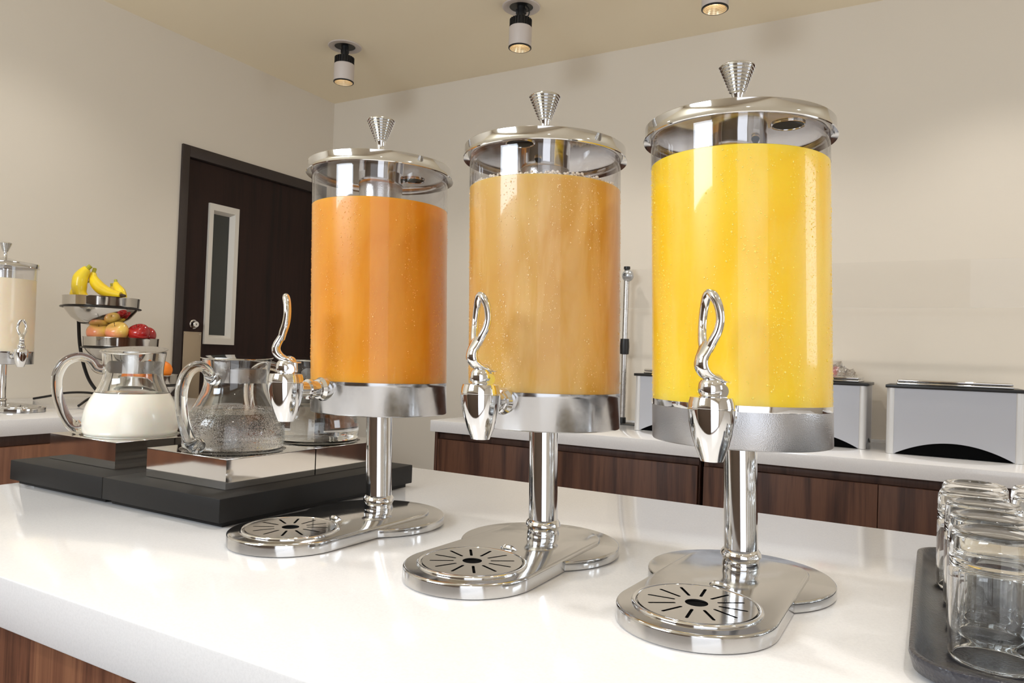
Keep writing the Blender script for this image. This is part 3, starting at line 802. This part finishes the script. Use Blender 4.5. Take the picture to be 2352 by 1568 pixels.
bm.faces.new(rings[-1]); bm.faces.new(list(reversed(rings[0])))
finish('tray_shell', bm, barblack, t, angle=50)
def make_tumbler():
    o = empty('tumbler', (0, 0, 0), None, 'glass', 'upturned clear tumblers on the black tray')
    K = 1.03
    # upside down: open mouth on the tray, thick base on top
    prof_o = [(.0275, 0), (.0295, .0012), (.0302, .006), (.0303, .05), (.0302, .080), (.0296, .0875), (.0276, .0915), (.0250, .0922), (.0225, .0908), (.0180, .0900), (0, .0898)]
    prof_i = [(0, .0700), (.018, .0704), (.0245, .0690), (.0268, .0650), (.0277, .057), (.0279, .020), (.0277, .004), (.0268, .0006), (.0275, 0)]
    finish('tumbler_glass', lathe(bmesh.new(), [(a, b * K) for a, b in prof_o + prof_i], 72), tumbler_glass, o, angle=70)
    return o
tum = make_tumbler()
first = True
ZG = ZI + .0044
rows = [(.0400, .9180), (.0360, .8520), (.0415, .7900), (.0430, .7200), (.0430, .6520)]
for col, lab in ((0, 'left column'), (1, 'second column')):
    names = ['farthest', 'second farthest', 'middle', 'second nearest', 'nearest']
    for i, (x, y) in enumerate(rows):
        o = tum if first else copy_tree(tum); first = False
        o.location = (x + col * .0625, y + col * .012, ZG); o.rotation_euler = (0, 0, i * .7 + col)
        o['label'] = 'upturned clear tumbler on the black tray, %s in the %s' % (names[i], lab)

# ------------------------------------------------------------------ far counter: food warmers, post, glass guard
def arch_panel(w, h, rise, inset):
    pts = [(0, 0), (inset, 0)]
    n = 28
    for k in range(n + 1):
        u = k / n; x = inset + (w - 2 * inset) * u
        pts.append((x, rise * (1 - (2 * u - 1) ** 2)))
    pts += [(w - inset, 0), (w, 0), (w, h), (0, h)]
    out = [pts[0]]
    for p in pts[1:]:
        if (Vector(p) - Vector(out[-1])).length > 1e-5: out.append(p)
    return out
def make_warmer():
    w, dpt, h = .365, .27, .219
    t = empty('food_warmer', (0, 0, 0), None, 'food warmer', 'silver box food warmers on the far counter')
    XM = Matrix.Rotation(pi / 2, 4, 'X')
    for y, nm in ((.004, 'front_panel'), (dpt - .001, 'back_panel')):
        b = flat_cut(arch_panel(w - .044, h - .012, .042, .004), [], .003); xf(b, Matrix.Translation((.022, y, .003)) @ XM)
        finish(nm, b, alu, t, smooth=False)
    for x, nm in ((.0045, 'side_panel'), (w - .0045, 'side_panel')):
        b = flat_cut(arch_panel(dpt - .044, h - .012, .024, .006), [], .003); xf(b, Matrix.Translation((x, .022, .003)) @ RZ(pi / 2) @ XM)
        finish(nm, b, alu, t, smooth=False)
    for x in (.0135, w - .0135):
        for y in (.0125, dpt - .0125):
            bm = lathe(bmesh.new(), [(0, 0), (.0135, 0), (.0135, h - .010), (0, h - .010)], 28, (x, y, .0004))
            finish('corner_post', bm, postm, t)
    finish('black_rim', box(bmesh.new(), -.004, w + .004, -.004, dpt + .004, h - .0098, h, .0012), blackp, t)
    finish('shade_block', box(bmesh.new(), .02, w - .02, .012, dpt - .02, .0012, h - .0102), blackmatt, t)  # black block put in as the shade behind the arches
    for k in range(2):
        finish('steel_lid', box(bmesh.new(), .026 + k * .002, w - .026 - k * .002, .02, dpt - .02, h + .0004 + k * .009, h + .0084 + k * .009, .003, 3), lidm, t)
    return t
wm = make_warmer()
wl = ['silver food warmer at the left, seen between the middle and right dispensers', 'silver food warmer partly hidden by the right dispenser, with plastic tubs on top', 'silver food warmer at the right in full view with an arched black opening']
for i, (x, y) in enumerate(((-.999, 2.705), (-.5545, 2.700), (-.128, 2.640))):
    o = wm if i == 0 else copy_tree(wm)
    o.location = (x, y, ZK + .0003); o['label'] = wl[i]
# tubs and crumpled bags on the middle warmer
zt = ZK + .0003 + .219 + .0176
o = finish('pink_tub', lathe(bmesh.new(), [(0, 0), (.034, 0), (.042, .026), (.0445, .026), (.0445, .033), (0, .033)], 4, (0, 0, 0), RZ(pi / 4)), pinkm, smooth=False, loc=(-.320, 2.80, zt + .0003))
tag(o, 'pink plastic tub on the warmer partly hidden by the right dispenser', 'tub')
o = finish('cream_tub', lathe(bmesh.new(), [(0, 0), (.034, 0), (.038, .018), (.040, .020), (.040, .024), (0, .024)], 40), creamm, loc=(-.318, 2.80, zt + .0336))
tag(o, 'cream plastic tub stacked on the pink tub', 'tub')
def crumpled(loc, sx, sy, sz, seed, label):
    bm = bmesh.new(); bmesh.ops.create_icosphere(bm, subdivisions=4, radius=1)
    for v in bm.verts:
        n = noise.noise(v.co * 2.4 + Vector((seed, 0, 0))) * .5 + noise.noise(v.co * 6 + Vector((0, seed, 0))) * .3
        v.co = Vector((v.co.x * sx, v.co.y * sy, max(v.co.z, -.25) * sz)) * (1 + n)
    zmin = min(v.co.z for v in bm.verts)
    for v in bm.verts: v.co.z -= zmin
    o = finish('plastic_bag', bm, crumple, smooth=True, angle=25, loc=loc)
    tag(o, label, 'bag')
crumpled((-.285, 2.70, zt + .0003), .032, .022, .030, 1.3, 'crumpled clear plastic bag in front of the pink tub')
crumpled((-.248, 2.755, zt + .0003), .018, .018, .018, 4.1, 'small crumpled clear plastic bag at the right end of the warmer')

t = empty('guard_post', (-1.135, 2.935, ZK), 'slim steel post with black collar between the middle and right dispensers', 'post')
finish('foot_plate', box(bmesh.new(), -.03, .075, -.06, .045, .0003, .004, .001), blackp, t)
finish('base_collar', lathe(bmesh.new(), [(0, .004), (.015, .004), (.015, .026), (.0125, .028), (0, .028)], 32), blackp, t)
finish('post_tube', lathe(bmesh.new(), [(0, .026), (.0118, .026), (.0118, .605), (0, .605)], 32), steel, t)
finish('sleeve', lathe(bmesh.new(), [(.0118, .292), (.0185, .294), (.0200, .325), (.0180, .358), (.0118, .358)], 32), blackp, t)
bm = bmesh.new(); bmesh.ops.create_uvsphere(bm, u_segments=32, v_segments=18, radius=.0255, matrix=Matrix.Translation((.006, -.004, .625)) @ Matrix.Diagonal((1, .7, 1, 1)))
cl = finish('clamp', bm, greyclamp, t)
finish('clamp_screw', lathe(bmesh.new(), [(.004, .0), (.006, .0), (.006, .002), (.004, .002), (.004, 0)], 20, (0, -.021, .628), Matrix.Rotation(pi / 2, 4, 'X')), blackp, cl)
finish('cap', lathe(bmesh.new(), [(0, .646), (.010, .646), (.0105, .652), (.0135, .653), (.0135, .664), (0, .665)], 28), blackp, t)
t = boxobj('glass_guard', guard, -1.30, 1.2, 2.905, 2.911, 1.470, 1.632, 0)
tag(t, 'long horizontal clear glass panel held in front of the far wall', 'glass panel')
boxobj('edge_glint', edge_glint_m, -1.30, 1.2, 2.9050, 2.9110, 1.4692, 1.4700, 0, t)  # pale strip paints the bright line along the lower edge

# ------------------------------------------------------------------ fruit stand on the left worktop
bc = [(-2.555, 1.530, 1.409), (-2.520, 1.588, 1.270), (-2.485, 1.650, 1.141)]
st = empty('fruit_stand', (bc[1][0], bc[1][1], ZI), 'black wire stand holding three steel fruit bowls against the left wall', 'stand')
O = st.location
RB = .121
for b in bc:
    bm = bmesh.new(); ringtube(bm, RB + .0035, .0032, b[2] - .0375 - O.z, (b[0] - O.x, b[1] - O.y), 64, 10)
    finish('bowl_ring', bm, wire, st)
# spine behind the bowls, toward the camera-left side, tracing the three rings
sd = Vector((-.8677, -.4971, 0))
sp = []
for b, q in zip(bc, (.62, .86, 1.02)):
    p = Vector(b) + sd * (RB * q * .92); sp.append(p)
spine = [Vector(bc[0]) + sd * .082 + Vector((0, 0, -.04)), Vector(bc[0]) + sd * .078 + Vector((0, 0, -.09)), Vector((bc[0][0], bc[0][1], 1.24)) + sd * .070, Vector((bc[0][0], bc[0][1], 1.16)) + sd * .050,
         Vector((bc[0][0], bc[0][1], 1.10)) + sd * .020, Vector((bc[0][0], bc[0][1], 1.06)) - sd * .03, Vector((bc[1][0], bc[1][1], 1.040)) - sd * .05]
for k in (-1, 1):
    off = Vector((.006 * k, -.006 * k, 0))
    bm = tube(bmesh.new(), [p + off - O for p in spine], [.0036] * len(spine), 50, 10); finish('spine_wire', bm, wire, st)
foot = [(-2.815, 1.452, 1.0395), (-2.76, 1.48, 1.052), (-2.69, 1.50, 1.066), (-2.60, 1.53, 1.070), (-2.52, 1.58, 1.056), (-2.44, 1.66, 1.0395)]
finish('foot_wire', tube(bmesh.new(), [Vector(p) - O for p in foot], [.0042] * 6, 40, 10), wire, st)
foot = [(-2.44, 1.40, 1.0395), (-2.50, 1.47, 1.058), (-2.54, 1.54, 1.070), (-2.62, 1.66, 1.060), (-2.70, 1.78, 1.0395)]
finish('foot_wire', tube(bmesh.new(), [Vector(p) - O for p in foot], [.0042] * 5, 40, 10), wire, st)
def bowl(loc, label):
    pr_o = [(0, -.1035), (.03, -.102), (.062, -.094), (.092, -.073), (.111, -.048), (.1185, -.034), (.1195, -.030), (.1205, -.004), (.1215, 0)]
    pr_i = [(.1195, -.0005), (.1180, -.030), (.109, -.047), (.090, -.072), (.061, -.0915), (.03, -.0995), (0, -.101)]
    o = finish('steel_bowl', lathe(bmesh.new(), pr_o + pr_i, 72), bowlm, angle=60, loc=loc)
    return tag(o, label, 'bowl', 'steel fruit bowls')
bowl(bc[0], 'steel bowl of bananas, topmost on the wire stand')
bowl(bc[1], 'steel bowl of apples, middle one on the wire stand')
bowl(bc[2], 'steel bowl of oranges, lowest on the wire stand')
RIGHT = Vector((.8677, .4971, 0)); TOW = Vector((.75, -.66, 0)).normalized()
def banana(c, pts, label, rad=.0165):
    rad *= 1.2
    """pts in (right, toward viewer, up) metres from c"""
    P = [RIGHT * p[0] + TOW * p[1] + Vector((0, 0, p[2])) for p in pts]
    o = empty('banana', c, label, 'banana', 'bananas in the top bowl')
    Q = resample(P, 30)
    i0, i1 = 4, 28
    n = i1 - i0
    bm = tube(bmesh.new(), Q[i0:i1 + 1], [rad * min(1, .42 + 1.5 * min(k / n, (1 - k / n) * .9 + .05)) ** .8 if True else 0 for k in range(n + 1)], 40, 5 + 5)
    finish('peel', bm, banana_m, o, angle=50)
    finish('stalk', tube(bmesh.new(), Q[:i0 + 2], [rad * .33] * (i0 + 1) + [rad * .45], 10, 8), banana_green, o)
    finish('tip', tube(bmesh.new(), Q[i1 - 1:], [rad * .36, rad * .30, rad * .26, rad * .2][:len(Q[i1 - 1:])], 6, 8), banana_tip, o)
    return o
B = Vector(bc[0])
banana(B, [(-.038, .03, .108), (-.056, .035, .088), (-.071, .04, .055), (-.066, .045, .010), (-.030, .05, -.020)], 'upright banana at the front left of the top bowl', .0205)
banana(B, [(-.030, .00, .102), (-.032, .01, .070), (-.010, .02, .038), (.030, .03, .016), (.090, .04, .006)], 'long banana curving from the stalk down to the right rim of the top bowl', .0170)
banana(B, [(-.055, -.02, .060), (-.078, -.01, .042), (-.092, .0, .012), (-.088, .01, -.02), (-.06, .02, -.035)], 'banana mostly hidden at the left rim of the top bowl', .0165)
banana(B, [(.040, -.03, .066), (.046, -.02, .044), (.064, -.01, .018), (.07, .0, -.01), (.06, .01, -.03)], 'banana with its green stalk up at the right of the top bowl', .0150)
banana(B, [(.022, -.05, .055), (.026, -.05, .034), (.03, -.04, .010), (.03, -.03, -.02), (.02, -.02, -.04)], 'banana with only its stalk showing at the back of the top bowl', .0130)
def apple(c, m, label, r=.036, tilt=(0, 0), cat='apple', nm='apple', grp='apples in the middle bowl'):
    r *= 1.04
    o = empty(nm, c, label, cat, grp)
    pr = []
    for k in range(33):
        a = -pi / 2 + pi * k / 32
        rr = r * cos(a) * (1 + .06 * sin(a)); z = r * .9 * sin(a)
        if k > 22: z -= r * .34 * ((k - 22) / 10) ** 2
        if k < 5: z += r * .10 * ((5 - k) / 5) ** 2
        pr.append((max(rr, 0) if 0 < k < 32 else 0, z))
    finish('skin', lathe(bmesh.new(), pr, 40), m, o, angle=70)
    finish('stem', tube(bmesh.new(), [(0, 0, r * .50), (.001, 0, r * .72), (.003, .001, r * .98)], [.0010, .0009, .0013], 8, 8), stem_m, o)
    o.rotation_euler = (tilt[0], tilt[1], 0)
    return o
A = Vector(bc[1])
P = lambda c, r, t, u: Vector(c) + RIGHT * r + TOW * t + Vector((0, 0, u))
apple(P(A, -.070, .066, .014), apple_y, 'yellow and pink apple at the left of the middle bowl', .037, (.2, .3))
apple(P(A, -.003, .080, .020), apple_y, 'yellow and pink apple second from the left in the middle bowl', .0365, (.55, .25))
apple(P(A, .016, -.004, .008), apple_g, 'yellow apple peeking between the pink and red apples', .032)
apple(P(A, .066, .040, .018), apple_r, 'glossy red apple right of the yellow ones in the middle bowl', .0355, (.5, .2))
apple(P(A, .080, -.031, .010), apple_r, 'red apple at the right rim of the middle bowl', .034, (.4, .5))
G = Vector(bc[2])
for i, (a, b, u, l) in enumerate(((.072, .020, .018, 'orange at the right rim of the lowest bowl, beside the milk jug'), (.012, .064, .004, 'orange at the front of the lowest bowl, seen through the milk jug'), (-.062, .052, -.008, 'orange at the left of the lowest bowl, seen through the milk jug'))):
    o = empty('orange', P(G, a, b, u), l, 'orange', 'oranges in the lowest bowl')
    bm = bmesh.new(); bmesh.ops.create_uvsphere(bm, u_segments=36, v_segments=22, radius=.036, matrix=Matrix.Diagonal((1, 1, .93, 1)))
    finish('peel', bm, orange_m, o)
    finish('navel', lathe(bmesh.new(), [(0, .0338), (.0025, .0336), (.003, .0345), (0, .0350)], 12), banana_green, o)
